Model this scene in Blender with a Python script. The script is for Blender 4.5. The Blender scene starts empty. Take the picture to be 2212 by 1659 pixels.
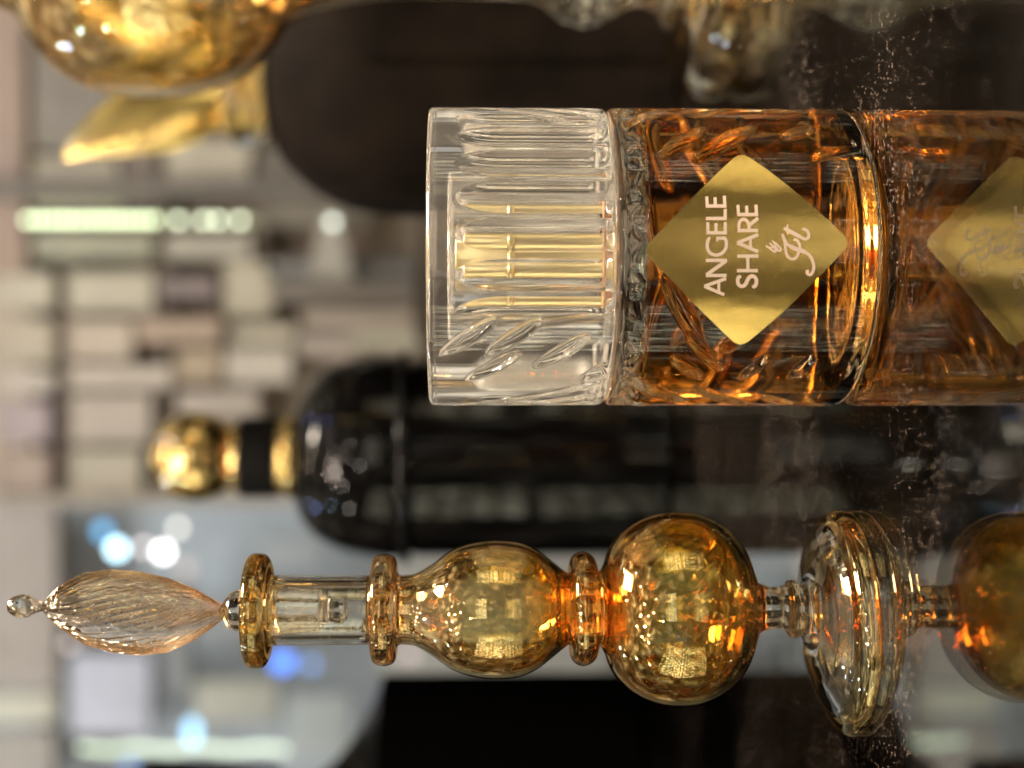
import bpy, bmesh, math, random
import numpy as np
from mathutils import Vector, Matrix, noise as mnoise

random.seed(7)
S = bpy.context.scene
C = S.collection
PI = math.pi

# ------------------------------------------------------------------ camera
F = 3000.0            # focal length in units of a 2212-wide picture
PITCH = math.radians(2.02)
H = 0.1               # eye height over the table
sp_, cp_ = math.sin(PITCH), math.cos(PITCH)
cam = bpy.data.cameras.new('camera')
cam.sensor_width = 36.0
cam.lens = 36.0 * F / 2212.0
cam.clip_start = 0.01
cam.clip_end = 50.0
cam.dof.use_dof = True
cam.dof.focus_distance = 0.338
cam.dof.aperture_fstop = 6.3
camo = bpy.data.objects.new('camera', cam)
C.objects.link(camo)
# picture right = world down, picture up = world +X (the phone was held upright, the file is turned)
camo.matrix_world = Matrix(((0, 1, 0, 0), (-sp_, 0, -cp_, 0), (-cp_, 0, sp_, H), (0, 0, 0, 1)))
S.camera = camo


def ray(xi, yi):
    r, u = (xi - 1106.0) / F, (829.5 - yi) / F
    return Vector((u, cp_ - r * sp_, -sp_ - r * cp_))


def P(xi, yi, Y):
    d = ray(xi, yi)
    return Vector((0, 0, H)) + d * (Y / d.y)


def zpx(xi, Y):
    return P(xi, 829.5, Y).z


# ------------------------------------------------------------------ render
S.render.engine = 'CYCLES'
S.cycles.use_denoising = True
try:
    S.cycles.denoiser = 'OPENIMAGEDENOISE'
    S.cycles.denoising_input_passes = 'RGB_ALBEDO_NORMAL'
except Exception:
    pass
S.cycles.max_bounces = 26
S.cycles.transmission_bounces = 26
S.cycles.glossy_bounces = 12
S.cycles.diffuse_bounces = 3
S.cycles.transparent_max_bounces = 12
S.cycles.volume_bounces = 0
S.cycles.sample_clamp_indirect = 45.0
S.cycles.sample_clamp_direct = 0.0
S.cycles.blur_glossy = 0.1
S.cycles.caustics_reflective = True
S.cycles.caustics_refractive = True
S.view_settings.view_transform = 'Standard'
S.view_settings.look = 'None'
S.view_settings.gamma = 1.0
S.view_settings.exposure = 0.32
S.view_settings.use_curve_mapping = False


# ------------------------------------------------------------------ world: the dim shop all around
def N(nt, typ, **kw):
    n = nt.nodes.new(typ)
    for k, v in kw.items():
        if k.startswith('i_'):
            n.inputs[k[2:].replace('_', ' ')].default_value = v
        else:
            setattr(n, k, v)
    return n


W = bpy.data.worlds.new('World')
S.world = W
W.use_nodes = True
nt = W.node_tree
nt.nodes.clear()
out = N(nt, 'ShaderNodeOutputWorld')
bg = N(nt, 'ShaderNodeBackground')
tc = N(nt, 'ShaderNodeTexCoord')
mp = N(nt, 'ShaderNodeMapping')
mp.inputs['Scale'].default_value = (1.0, 1.0, 1.5)
noi = N(nt, 'ShaderNodeTexNoise')
noi.inputs['Scale'].default_value = 5.5
noi.inputs['Detail'].default_value = 3.0
noi.inputs['Distortion'].default_value = 0.4
rampw = N(nt, 'ShaderNodeValToRGB')
els = rampw.color_ramp.elements
els[0].position = 0.40
els[0].color = (0.016, 0.013, 0.010, 1)
els[1].position = 0.52
els[1].color = (0.11, 0.09, 0.065, 1)
for p, c in ((0.60, (0.28, 0.235, 0.17, 1)), (0.66, (0.85, 0.76, 0.60, 1))):
    e = els.new(p)
    e.color = c
nt.links.new(tc.outputs['Generated'], mp.inputs['Vector'])
nt.links.new(mp.outputs[0], noi.inputs['Vector'])
nt.links.new(noi.outputs[0], rampw.inputs[0])
nt.links.new(rampw.outputs[0], bg.inputs[0])
sepx = N(nt, 'ShaderNodeSeparateXYZ')
nt.links.new(tc.outputs['Generated'], sepx.inputs[0])
upm = N(nt, 'ShaderNodeMapRange')
upm.inputs[1].default_value = 0.45
upm.inputs[2].default_value = 0.85
upm.inputs[3].default_value = 0.85
upm.inputs[4].default_value = 3.2
nt.links.new(sepx.outputs[2], upm.inputs[0])
nt.links.new(upm.outputs[0], bg.inputs[1])
nt.links.new(bg.outputs[0], out.inputs[0])


# ------------------------------------------------------------------ lamps
def aim(o, target):
    d = (Vector(target) - o.location).normalized()
    o.rotation_euler = d.to_track_quat('-Z', 'Y').to_euler()


def area(name, loc, target, sx, sy, power, col, grid=None, spread=None):
    l = bpy.data.lights.new(name, 'AREA')
    l.shape = 'RECTANGLE'
    l.size, l.size_y = sx, sy
    l.energy = power
    l.color = col
    if spread:
        l.spread = math.radians(spread)
    o = bpy.data.objects.new(name, l)
    C.objects.link(o)
    o.location = loc
    aim(o, target)
    if grid:
        l.use_nodes = True
        t = l.node_tree
        em = [n for n in t.nodes if n.type == 'EMISSION'][0]
        ge = N(t, 'ShaderNodeNewGeometry')
        m = N(t, 'ShaderNodeMapping')
        m.inputs['Scale'].default_value = (grid[0], grid[1], 1)
        br = N(t, 'ShaderNodeTexBrick')
        br.inputs['Scale'].default_value = 1.0
        br.inputs['Color1'].default_value = (1, 1, 1, 1)
        br.inputs['Color2'].default_value = (0.35, 0.33, 0.28, 1)
        br.inputs['Mortar'].default_value = (0.03, 0.025, 0.02, 1)
        br.inputs['Mortar Size'].default_value = grid[2]
        br.inputs['Brick Width'].default_value = 1.0
        br.inputs['Row Height'].default_value = 1.0
        br.offset = 0.35
        t.links.new(ge.outputs['Parametric'], m.inputs['Vector'])
        t.links.new(m.outputs[0], br.inputs['Vector'])
        vo = N(t, 'ShaderNodeTexVoronoi', distance='CHEBYCHEV')
        vo.inputs['Scale'].default_value = 2.3
        t.links.new(m.outputs[0], vo.inputs['Vector'])
        sp2 = N(t, 'ShaderNodeSeparateColor')
        t.links.new(vo.outputs['Color'], sp2.inputs[0])
        mr_ = N(t, 'ShaderNodeMapRange')
        mr_.inputs[1].default_value = 0.25
        mr_.inputs[2].default_value = 0.75
        mr_.inputs[3].default_value = 0.12
        mr_.inputs[4].default_value = 1.25
        t.links.new(sp2.outputs[0], mr_.inputs[0])
        vm = N(t, 'ShaderNodeVectorMath', operation='SCALE')
        t.links.new(br.outputs['Color'], vm.inputs[0])
        t.links.new(mr_.outputs[0], vm.inputs['Scale'])
        t.links.new(vm.outputs[0], em.inputs['Color'])
    return o


# lit display shelving of the shop, to the left of and behind the photographer
area('lit_display_left', (-1.45, -0.50, 0.29), (-0.05, 0.36, 0.25), 1.2, 0.64, 14, (1.0, 0.94, 0.70), (10, 7, 0.13))
area('lit_display_right', (1.55, -0.30, 0.34), (0.0, 0.36, 0.30), 0.8, 0.6, 7, (1.0, 0.90, 0.66), (8, 5, 0.14))
area('lit_display_behind', (0.35, -1.9, 0.75), (0.0, 0.36, 0.08), 1.4, 0.5, 11, (1.0, 0.92, 0.78), (12, 4, 0.12))
# added fill lights for the amber liquid, the background shelves and the far wall
area('liquid_glow_fill', (0.30, 0.42, 0.92), (0.06, 0.37, 0.0), 0.30, 0.24, 4.2, (1.0, 0.87, 0.70), spread=32)
area('shelf_fill', (0.3, 1.45, 1.75), (0.25, 2.2, -0.05), 1.6, 0.3, 4.4, (1.0, 0.95, 0.86), spread=100)
area('far_wall_fill', (-1.4, 4.0, 2.6), (-1.4, 5.0, 0.3), 3.5, 0.5, 22, (0.90, 0.96, 1.0), spread=90)


def bulb(name, loc, r, power, col):
    l = bpy.data.lights.new(name, 'POINT')
    l.shadow_soft_size = r
    l.energy = power
    l.color = col
    o = bpy.data.objects.new(name, l)
    C.objects.link(o)
    o.location = loc


# the cluster of ceiling spots mirrored in every bottle
cl = (-0.42, -0.55, 1.25)
bulb('ceiling_spot', cl, 0.024, 13.0, (1, 0.90, 0.78))
for k in range(5):
    a = k * 1.05 - 0.6
    bulb('ceiling_spot', (cl[0] + 0.36 * math.cos(a), cl[1] + 0.36 * math.sin(a), cl[2] + 0.05), 0.012, 6.0, (1, 0.78, 0.66))
for loc, pw, col in (((-0.75, -0.35, 0.95), 2.2, (1, .86, .7)), ((-0.25, -1.1, 0.8), 2.2, (1, .9, .78)), ((0.45, -0.9, 1.0), 2.2, (1, .84, .68)),
                     ((-0.15, -0.35, 1.3), 2.2, (1, .82, .66)), ((0.2, -0.5, 1.25), 2.0, (1, .82, .66)), ((-1.2, 0.05, 0.75), 1.8, (1, .9, .8)),
                     ((0.7, -0.3, 1.5), 2.5, (1, .85, .7)), ((0.9, 0.2, 1.4), 2.0, (.35, .45, 1)),
                     ((0.55, 0.9, 1.3), 2.0, (.35, .45, 1)), ((-0.9, 0.9, 1.2), 2.2, (.3, .42, 1)),
                     ((-0.75, 1.0, 1.25), 2.2, (.5, .7, 1)), ((-1.0, 0.3, 1.0), 2.0, (.45, .8, 1)),
                     ((0.1, 0.4, 1.6), 3.0, (1, .82, .62)), ((0.0, -0.9, 1.1), 2.0, (1, .85, .7)),
                     ((-0.2, 0.55, 1.5), 2.4, (1, .8, .6))):
    bulb('ceiling_spot', loc, 0.013, pw * 1.15, col)  # more spots, several added only for sparkle in the glass


# ------------------------------------------------------------------ materials
def newmat(name):
    m = bpy.data.materials.new(name)
    m.use_nodes = True
    m.node_tree.nodes.clear()
    o = N(m.node_tree, 'ShaderNodeOutputMaterial')
    return m, m.node_tree, o


def lin(h):
    h = h.lstrip('#')
    v = [int(h[i:i + 2], 16) / 255 for i in (0, 2, 4)]
    return tuple((c / 12.92 if c <= 0.04045 else ((c + 0.055) / 1.055) ** 2.4) for c in v)


def principled(name, col, rough=0.5, metal=0.0, spec=0.5, noise_scale=None, noise_amt=0.25, bump=0.0, coat=0.0, emit=None, aniso=None):
    m, t, o = newmat(name)
    b = N(t, 'ShaderNodeBsdfPrincipled')
    b.inputs['Base Color'].default_value = (*col, 1)
    b.inputs['Roughness'].default_value = rough
    b.inputs['Metallic'].default_value = metal
    b.inputs['Specular IOR Level'].default_value = spec
    b.inputs['Coat Weight'].default_value = coat
    if emit:
        b.inputs['Emission Color'].default_value = (*emit[:3], 1)
        b.inputs['Emission Strength'].default_value = emit[3]
    if noise_scale:
        c = N(t, 'ShaderNodeTexCoord')
        n = N(t, 'ShaderNodeTexNoise')
        n.inputs['Scale'].default_value = noise_scale
        n.inputs['Detail'].default_value = 5
        t.links.new(c.outputs['Object'], n.inputs['Vector'])
        mx = N(t, 'ShaderNodeMix', data_type='RGBA')
        mx.inputs[6].default_value = (*[x * (1 - noise_amt) for x in col], 1)
        mx.inputs[7].default_value = (*[min(1, x * (1 + noise_amt)) for x in col], 1)
        rp = N(t, 'ShaderNodeMapRange')
        rp.inputs[1].default_value = 0.35
        rp.inputs[2].default_value = 0.65
        t.links.new(n.outputs[0], rp.inputs[0])
        t.links.new(rp.outputs[0], mx.inputs[0])
        t.links.new(mx.outputs[2], b.inputs['Base Color'])
        if bump:
            bp = N(t, 'ShaderNodeBump')
            bp.inputs['Strength'].default_value = bump
            bp.inputs['Distance'].default_value = 0.0006
            t.links.new(n.outputs[0], bp.inputs['Height'])
            t.links.new(bp.outputs[0], b.inputs['Normal'])
    t.links.new(b.outputs[0], o.inputs[0])
    return m


def glass(name, col=(1, 1, 1), rough=0.0, ior=1.5, wob=0.0, wscale=60, stretch=(1, 1, 1)):
    m, t, o = newmat(name)
    g = N(t, 'ShaderNodeBsdfGlass')
    g.inputs['Color'].default_value = (*col, 1)
    g.inputs['Roughness'].default_value = rough
    g.inputs['IOR'].default_value = ior
    if wob:
        c = N(t, 'ShaderNodeTexCoord')
        mp = N(t, 'ShaderNodeMapping')
        mp.inputs['Scale'].default_value = stretch
        n = N(t, 'ShaderNodeTexNoise')
        n.inputs['Scale'].default_value = wscale
        n.inputs['Detail'].default_value = 2
        bp = N(t, 'ShaderNodeBump')
        bp.inputs['Strength'].default_value = 1.0
        bp.inputs['Distance'].default_value = wob
        t.links.new(c.outputs['Object'], mp.inputs[0])
        t.links.new(mp.outputs[0], n.inputs['Vector'])
        t.links.new(n.outputs[0], bp.inputs['Height'])
        t.links.new(bp.outputs[0], g.inputs['Normal'])
    t.links.new(g.outputs[0], o.inputs['Surface'])
    return m


def lustre(name, stops, coat=0.16, fleck=0.5, edge=(1.0, 0.40, 0.12), film=((1.0, 0.89, 0.44), (1.0, 0.66, 0.28))):
    """Blown glass with a fired gold lustre; stops = [(z, glass tint, lustre amount)] up the bottle."""
    m, t, o = newmat(name)
    c = N(t, 'ShaderNodeTexCoord')
    sx = N(t, 'ShaderNodeSeparateXYZ')
    t.links.new(c.outputs['Object'], sx.inputs[0])
    zmin, zmax = stops[0][0], stops[-1][0]
    mr = N(t, 'ShaderNodeMapRange')
    mr.inputs[1].default_value = zmin
    mr.inputs[2].default_value = zmax
    t.links.new(sx.outputs[2], mr.inputs[0])
    r1 = N(t, 'ShaderNodeValToRGB')
    r2 = N(t, 'ShaderNodeValToRGB')
    for rr, idx in ((r1, 1), (r2, 2)):
        e = rr.color_ramp.elements
        while len(e) > 1:
            e.remove(e[-1])
        for i, s in enumerate(stops):
            p = (s[0] - zmin) / (zmax - zmin)
            el = e[0] if i == 0 else e.new(p)
            el.position = p
            v = s[idx]
            el.color = (*v, 1) if idx == 1 else (v, v, v, 1)
        t.links.new(mr.outputs[0], rr.inputs[0])
    # red-orange sheen at grazing view, painted into the glass tint by lustre amount
    n = N(t, 'ShaderNodeTexNoise')
    n.inputs['Scale'].default_value = 55
    n.inputs['Detail'].default_value = 4
    t.links.new(c.outputs['Object'], n.inputs['Vector'])
    lw = N(t, 'ShaderNodeLayerWeight')
    lw.inputs[0].default_value = 0.35
    pw = N(t, 'ShaderNodeMath', operation='POWER')
    t.links.new(lw.outputs['Facing'], pw.inputs[0])
    pw.inputs[1].default_value = 3.0
    sm = N(t, 'ShaderNodeMath', operation='MULTIPLY')
    t.links.new(pw.outputs[0], sm.inputs[0])
    t.links.new(r2.outputs[0], sm.inputs[1])
    mx = N(t, 'ShaderNodeMix', data_type='RGBA')
    mx.inputs[7].default_value = (*edge, 1)
    t.links.new(r1.outputs[0], mx.inputs[6])
    t.links.new(sm.outputs[0], mx.inputs[0])
    g = N(t, 'ShaderNodeBsdfGlass')
    g.inputs['IOR'].default_value = 1.5
    t.links.new(mx.outputs[2], g.inputs['Color'])
    # gold film
    gl = N(t, 'ShaderNodeBsdfGlossy')
    gl.inputs['Roughness'].default_value = 0.03
    mc = N(t, 'ShaderNodeMix', data_type='RGBA')
    mc.inputs[6].default_value = (*film[0], 1)
    mc.inputs[7].default_value = (*film[1], 1)
    mr2 = N(t, 'ShaderNodeMapRange')
    mr2.inputs[1].default_value = 0.42
    mr2.inputs[2].default_value = 0.62
    t.links.new(n.outputs[0], mr2.inputs[0])
    t.links.new(mr2.outputs[0], mc.inputs[0])
    t.links.new(mc.outputs[2], gl.inputs['Color'])
    # little bubbles and gold flecks
    v = N(t, 'ShaderNodeTexVoronoi')
    v.inputs['Scale'].default_value = 520
    t.links.new(c.outputs['Object'], v.inputs['Vector'])
    sc = N(t, 'ShaderNodeSeparateColor')
    t.links.new(v.outputs['Color'], sc.inputs[0])
    gt = N(t, 'ShaderNodeMath', operation='GREATER_THAN')
    gt.inputs[1].default_value = 0.86
    t.links.new(sc.outputs[0], gt.inputs[0])
    md = N(t, 'ShaderNodeMapRange')
    md.inputs[1].default_value = 0.0
    md.inputs[2].default_value = 0.30
    md.inputs[3].default_value = 1.0
    md.inputs[4].default_value = 0.0
    t.links.new(v.outputs['Distance'], md.inputs[0])
    fl = N(t, 'ShaderNodeMath', operation='MULTIPLY')
    t.links.new(gt.outputs[0], fl.inputs[0])
    t.links.new(md.outputs[0], fl.inputs[1])
    n2 = N(t, 'ShaderNodeTexNoise')
    n2.inputs['Scale'].default_value = 130
    mpz = N(t, 'ShaderNodeMapping')
    mpz.inputs['Scale'].default_value = (0.5, 0.5, 2.2)
    t.links.new(c.outputs['Object'], mpz.inputs[0])
    t.links.new(mpz.outputs[0], n2.inputs['Vector'])
    ad = N(t, 'ShaderNodeMath', operation='MULTIPLY_ADD')
    t.links.new(n2.outputs[0], ad.inputs[0])
    ad.inputs[1].default_value = 0.12
    fm = N(t, 'ShaderNodeMath', operation='MULTIPLY')
    t.links.new(fl.outputs[0], fm.inputs[0])
    fm.inputs[1].default_value = -0.35 * fleck
    t.links.new(fm.outputs[0], ad.inputs[2])
    bp = N(t, 'ShaderNodeBump')
    bp.inputs['Strength'].default_value = 1.0
    bp.inputs['Distance'].default_value = 0.00030
    t.links.new(ad.outputs[0], bp.inputs['Height'])
    t.links.new(bp.outputs[0], g.inputs['Normal'])
    t.links.new(bp.outputs[0], gl.inputs['Normal'])
    # mix amount = coat * lustre(z) + fleck
    am = N(t, 'ShaderNodeMath', operation='MULTIPLY')
    t.links.new(r2.outputs[0], am.inputs[0])
    am.inputs[1].default_value = coat
    a3 = N(t, 'ShaderNodeMath', operation='MULTIPLY')
    t.links.new(mr2.outputs[0], a3.inputs[0])
    a3.inputs[1].default_value = 0.8
    a4 = N(t, 'ShaderNodeMath', operation='ADD')
    t.links.new(a3.outputs[0], a4.inputs[0])
    a4.inputs[1].default_value = 0.6
    a5 = N(t, 'ShaderNodeMath', operation='MULTIPLY')
    t.links.new(am.outputs[0], a5.inputs[0])
    t.links.new(a4.outputs[0], a5.inputs[1])
    ms = N(t, 'ShaderNodeMixShader')
    a6 = N(t, 'ShaderNodeMath', operation='MULTIPLY_ADD', use_clamp=True)
    t.links.new(fl.outputs[0], a6.inputs[0])
    a6.inputs[1].default_value = 0.9 * fleck
    t.links.new(a5.outputs[0], a6.inputs[2])
    rf = N(t, 'ShaderNodeMath', operation='MULTIPLY_ADD')
    t.links.new(fl.outputs[0], rf.inputs[0])
    rf.inputs[1].default_value = 0.5
    rf.inputs[2].default_value = 0.03
    t.links.new(rf.outputs[0], gl.inputs['Roughness'])
    t.links.new(a6.outputs[0], ms.inputs[0])
    t.links.new(g.outputs[0], ms.inputs[1])
    t.links.new(gl.outputs[0], ms.inputs[2])
    t.links.new(ms.outputs[0], o.inputs['Surface'])
    return m


# ------------------------------------------------------------------ object helpers
def tag(o, label=None, cat=None, group=None, kind=None):
    if label:
        o['label'] = label
    if cat:
        o['category'] = cat
    if group:
        o['group'] = group
    if kind:
        o['kind'] = kind
    return o


def empty(name, loc, label, cat, group=None):
    o = bpy.data.objects.new(name, None)
    o.empty_display_size = 0.01
    C.objects.link(o)
    o.location = loc
    return tag(o, label, cat, group)


def mesh_obj(name, verts, faces, mat, parent=None, smooth=True, sharp=None):
    me = bpy.data.meshes.new(name)
    me.from_pydata([tuple(v) for v in verts], [], faces)
    me.materials.append(mat)
    if smooth:
        me.polygons.foreach_set('use_smooth', [True] * len(me.polygons))
        if sharp:
            try:
                me.set_sharp_from_angle(angle=math.radians(sharp))
            except Exception:
                pass
    me.update()
    o = bpy.data.objects.new(name, me)
    C.objects.link(o)
    if parent:
        o.parent = parent
    return o


def bm_obj(name, bm, mat, parent=None, smooth=False, sharp=None):
    me = bpy.data.meshes.new(name)
    bm.to_mesh(me)
    bm.free()
    me.materials.append(mat)
    if smooth:
        me.polygons.foreach_set('use_smooth', [True] * len(me.polygons))
        if sharp:
            me.set_sharp_from_angle(angle=math.radians(sharp))
    o = bpy.data.objects.new(name, me)
    C.objects.link(o)
    if parent:
        o.parent = parent
    return o


def box_bm(sx, sy, sz, c=(0, 0, 0), bev=0.0, bm=None):
    bm = bm or bmesh.new()
    r = bmesh.ops.create_cube(bm, size=1.0)
    vs = r['verts']
    for v in vs:
        v.co = Vector((v.co.x * sx + c[0], v.co.y * sy + c[1], v.co.z * sz + c[2]))
    if bev:
        es = list({e for v in vs for e in v.link_edges})
        bmesh.ops.bevel(bm, geom=es, offset=bev, segments=2, affect='EDGES')
    return bm


def catmull(pts, n=5):
    pts = [np.array(p, float) for p in pts]
    out = []
    for i in range(len(pts) - 1):
        p0 = pts[max(i - 1, 0)]
        p1, p2 = pts[i], pts[i + 1]
        p3 = pts[min(i + 2, len(pts) - 1)]
        # centripetal-ish: limit tangents by the chord
        d = np.linalg.norm(p2 - p1)
        m1 = (p2 - p0)
        m2 = (p3 - p1)
        l1, l2 = np.linalg.norm(m1), np.linalg.norm(m2)
        m1 = m1 / l1 * d if l1 > 1e-9 else m1
        m2 = m2 / l2 * d if l2 > 1e-9 else m2
        for k in range(n):
            s = k / n
            h00 = 2 * s ** 3 - 3 * s ** 2 + 1
            h10 = s ** 3 - 2 * s ** 2 + s
            h01 = -2 * s ** 3 + 3 * s ** 2
            h11 = s ** 3 - s ** 2
            out.append(h00 * p1 + h10 * m1 + h01 * p2 + h11 * m2)
    out.append(pts[-1])
    return out


def lathe(name, profs, mat, parent=None, nseg=128, sharp=None, warp=None, disp=None):
    """profs: polylines of (r, z); the outward side is (-dz, dr). warp(x,y,z)->(x,y,z); disp(theta,z,r)->new r."""
    if isinstance(profs[0][0], (int, float, np.floating)):
        profs = [profs]
    V, Fs = [], []
    for prof in profs:
        rows = []
        for (r, z) in prof:
            if abs(r) < 1e-7:
                rows.append(('p', len(V)))
                V.append((0.0, 0.0, z))
            else:
                rows.append(('r', len(V)))
                th = np.arange(nseg) * 2 * PI / nseg
                rr = np.full(nseg, float(r))
                if disp:
                    rr = disp(th, z, rr)
                xs, ys = rr * np.sin(th), -rr * np.cos(th)
                for x, y in zip(xs, ys):
                    V.append((float(x), float(y), float(z)))
        for a, b in zip(rows[:-1], rows[1:]):
            if a[0] == 'p' and b[0] == 'p':
                continue
            for k in range(nseg):
                k2 = (k + 1) % nseg
                if a[0] == 'p':
                    Fs.append((a[1], b[1] + k, b[1] + k2))
                elif b[0] == 'p':
                    Fs.append((a[1] + k, b[1], a[1] + k2))
                else:
                    Fs.append((a[1] + k, b[1] + k, b[1] + k2, a[1] + k2))
    if warp:
        V = [warp(*v) for v in V]
    return mesh_obj(name, V, Fs, mat, parent, True, sharp)


def pxprof(pts, Y, n=4, smooth=True):
    """[(x px, half width px)] -> [(r, z)] at depth Y"""
    q = [(hw * Y / F, zpx(x, Y)) for x, hw in pts]
    if smooth:
        q = [(max(0.0, float(a[0])), float(a[1])) for a in catmull(q, n)]
    return q


def rounded(pts, rad, n=4):
    """polyline with quadratic rounded corners"""
    out = [pts[0]]
    for i in range(1, len(pts) - 1):
        a, b, c = Vector(pts[i - 1]), Vector(pts[i]), Vector(pts[i + 1])
        r = min(rad, (a - b).length * 0.45, (c - b).length * 0.45)
        p, q = b + (a - b).normalized() * r, b + (c - b).normalized() * r
        for k in range(n + 1):
            s = k / n
            out.append(tuple(p.lerp(b, s).lerp(b.lerp(q, s), s)))
    out.append(pts[-1])
    return [tuple(o) for o in out]


# ================================================================== TABLE
m, t, o = newmat('table_black')
b = N(t, 'ShaderNodeBsdfPrincipled')
b.inputs['Base Color'].default_value = (0.002, 0.0017, 0.0015, 1)
b.inputs['Roughness'].default_value = 0.05
b.inputs['IOR'].default_value = 1.5
tcn = N(t, 'ShaderNodeTexCoord')
ns = N(t, 'ShaderNodeTexNoise')
ns.inputs['Scale'].default_value = 25
ns.inputs['Detail'].default_value = 3
mr = N(t, 'ShaderNodeMapRange')
mr.inputs[1].default_value = 0.35
mr.inputs[2].default_value = 0.7
mr.inputs[3].default_value = 0.02
mr.inputs[4].default_value = 0.07
t.links.new(tcn.outputs['Object'], ns.inputs['Vector'])
t.links.new(ns.outputs[0], mr.inputs[0])
t.links.new(mr.outputs[0], b.inputs['Roughness'])
t.links.new(b.outputs[0], o.inputs[0])
TB = m

m, t, o = newmat('dusty_glass_top')
g = N(t, 'ShaderNodeBsdfGlass')
g.inputs['IOR'].default_value = 1.52
g.inputs['Color'].default_value = (0.93, 0.94, 0.92, 1)
df = N(t, 'ShaderNodeBsdfDiffuse')
df.inputs[0].default_value = (0.34, 0.25, 0.19, 1)
tcn = N(t, 'ShaderNodeTexCoord')
v1 = N(t, 'ShaderNodeTexVoronoi')
v1.inputs['Scale'].default_value = 1500
v1.inputs['Randomness'].default_value = 1
sc = N(t, 'ShaderNodeSeparateColor')
n1 = N(t, 'ShaderNodeTexNoise')
n1.inputs['Scale'].default_value = 14
n1.inputs['Detail'].default_value = 6
n1.inputs['Roughness'].default_value = 0.65
n1.inputs['Distortion'].default_value = 0.6
n3 = N(t, 'ShaderNodeTexNoise')
n3.inputs['Scale'].default_value = 1800
# random size per cell: bigger where the dust lies thick
l1 = N(t, 'ShaderNodeMath', operation='MULTIPLY')
mrd = N(t, 'ShaderNodeMapRange')
mrd.inputs[1].default_value = 0.36
mrd.inputs[2].default_value = 0.66
mrd.inputs[3].default_value = 0.22
mrd.inputs[4].default_value = 0.80
p2 = N(t, 'ShaderNodeMath', operation='POWER')
p2.inputs[1].default_value = 2.6
lt = N(t, 'ShaderNodeMath', operation='LESS_THAN')
sb = N(t, 'ShaderNodeMath', operation='MULTIPLY')
sb.inputs[1].default_value = 0.34
t.links.new(tcn.outputs['Object'], v1.inputs['Vector'])
t.links.new(tcn.outputs['Object'], n1.inputs['Vector'])
t.links.new(tcn.outputs['Object'], n3.inputs['Vector'])
t.links.new(v1.outputs['Color'], sc.inputs[0])
t.links.new(sc.outputs[0], p2.inputs[0])
t.links.new(n1.outputs[0], mrd.inputs[0])
t.links.new(p2.outputs[0], l1.inputs[0])
t.links.new(mrd.outputs[0], l1.inputs[1])
ps = N(t, 'ShaderNodeMath', operation='ADD')
n3s = N(t, 'ShaderNodeMath', operation='MULTIPLY')
n3s.inputs[1].default_value = 0.25
t.links.new(n3.outputs[0], n3s.inputs[0])
t.links.new(v1.outputs['Distance'], ps.inputs[0])
t.links.new(n3s.outputs[0], ps.inputs[1])
t.links.new(ps.outputs[0], lt.inputs[0])
t.links.new(l1.outputs[0], lt.inputs[1])
# faint film of dust
film = N(t, 'ShaderNodeMapRange')
film.inputs[1].default_value = 0.40
film.inputs[2].default_value = 0.80
film.inputs[3].default_value = 0.0
film.inputs[4].default_value = 0.001
t.links.new(n1.outputs[0], film.inputs[0])
lts = N(t, 'ShaderNodeMath', operation='MULTIPLY')
lts.inputs[1].default_value = 0.14
t.links.new(lt.outputs[0], lts.inputs[0])
mxm = N(t, 'ShaderNodeMath', operation='MAXIMUM')
t.links.new(lts.outputs[0], mxm.inputs[0])
t.links.new(film.outputs[0], mxm.inputs[1])
ms = N(t, 'ShaderNodeMixShader')
t.links.new(mxm.outputs[0], ms.inputs[0])
t.links.new(g.outputs[0], ms.inputs[1])
t.links.new(df.outputs[0], ms.inputs[2])
t.links.new(ms.outputs[0], o.inputs[0])
TG = m

table = empty('display_counter', (0, 0.30, -0.80), 'glossy black display counter with a dusty glass top carrying all the bottles', 'counter')
tb = bm_obj('countertop', box_bm(1.7, 1.24, 0.03, (0, 0, 0.7762), 0.002), TB, table)
tg = bm_obj('glass_sheet', box_bm(1.7, 1.24, 0.008, (0, 0, 0.796), 0.0006), TG, table)
bm_obj('cabinet', box_bm(1.6, 1.14, 0.7605, (0, 0, 0.3805), 0.003), principled('cabinet_black', (0.01, 0.009, 0.008), 0.35), table)
# contact plane = top of glass sheet = z 0

fl = bm_obj('floor', box_bm(10, 9, 0.05, (0, 1.5, -0.826)), principled('floor_stone', (0.16, 0.14, 0.12), 0.35, noise_scale=3, noise_amt=0.3))
tag(fl, kind='structure')

CLEAR = glass('clear_glass', (0.985, 0.985, 0.975), ior=1.5)

# ================================================================== PERFUME BOTTLE
YP = 0.3632
CXP = P(1500, 558.5, YP).x
RP = 322 * YP / F * 0.9935
ROOTP = empty('perfume_bottle', (CXP, YP, 0), 'cut glass perfume bottle of amber liquid with gold diamond label and clear cap', 'perfume bottle')
zc_bot = zpx(1302, YP) + 0.0004
zc_top = zpx(928, YP)
zb_top = zpx(1302, YP) - 0.0002
rng = np.random.RandomState(3)


def leaf_field(TH, Z, R, leaves):
    f = np.zeros_like(TH)
    for (t0, z0, L, Wd, ang) in leaves:
        dt = (TH - t0 + PI) % (2 * PI) - PI
        s = dt * R
        zz = Z - z0
        u = s * math.cos(ang) + zz * math.sin(ang)
        v = -s * math.sin(ang) + zz * math.cos(ang)
        q = 1 - (u / L) ** 2
        g = 1 - (v / np.maximum(Wd * np.sqrt(np.maximum(q, 1e-6)), 1e-6)) ** 2
        f = np.maximum(f, np.where((q > 0) & (g > 0), g * np.minimum(1, 2.2 * q), 0))
    return f


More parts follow.
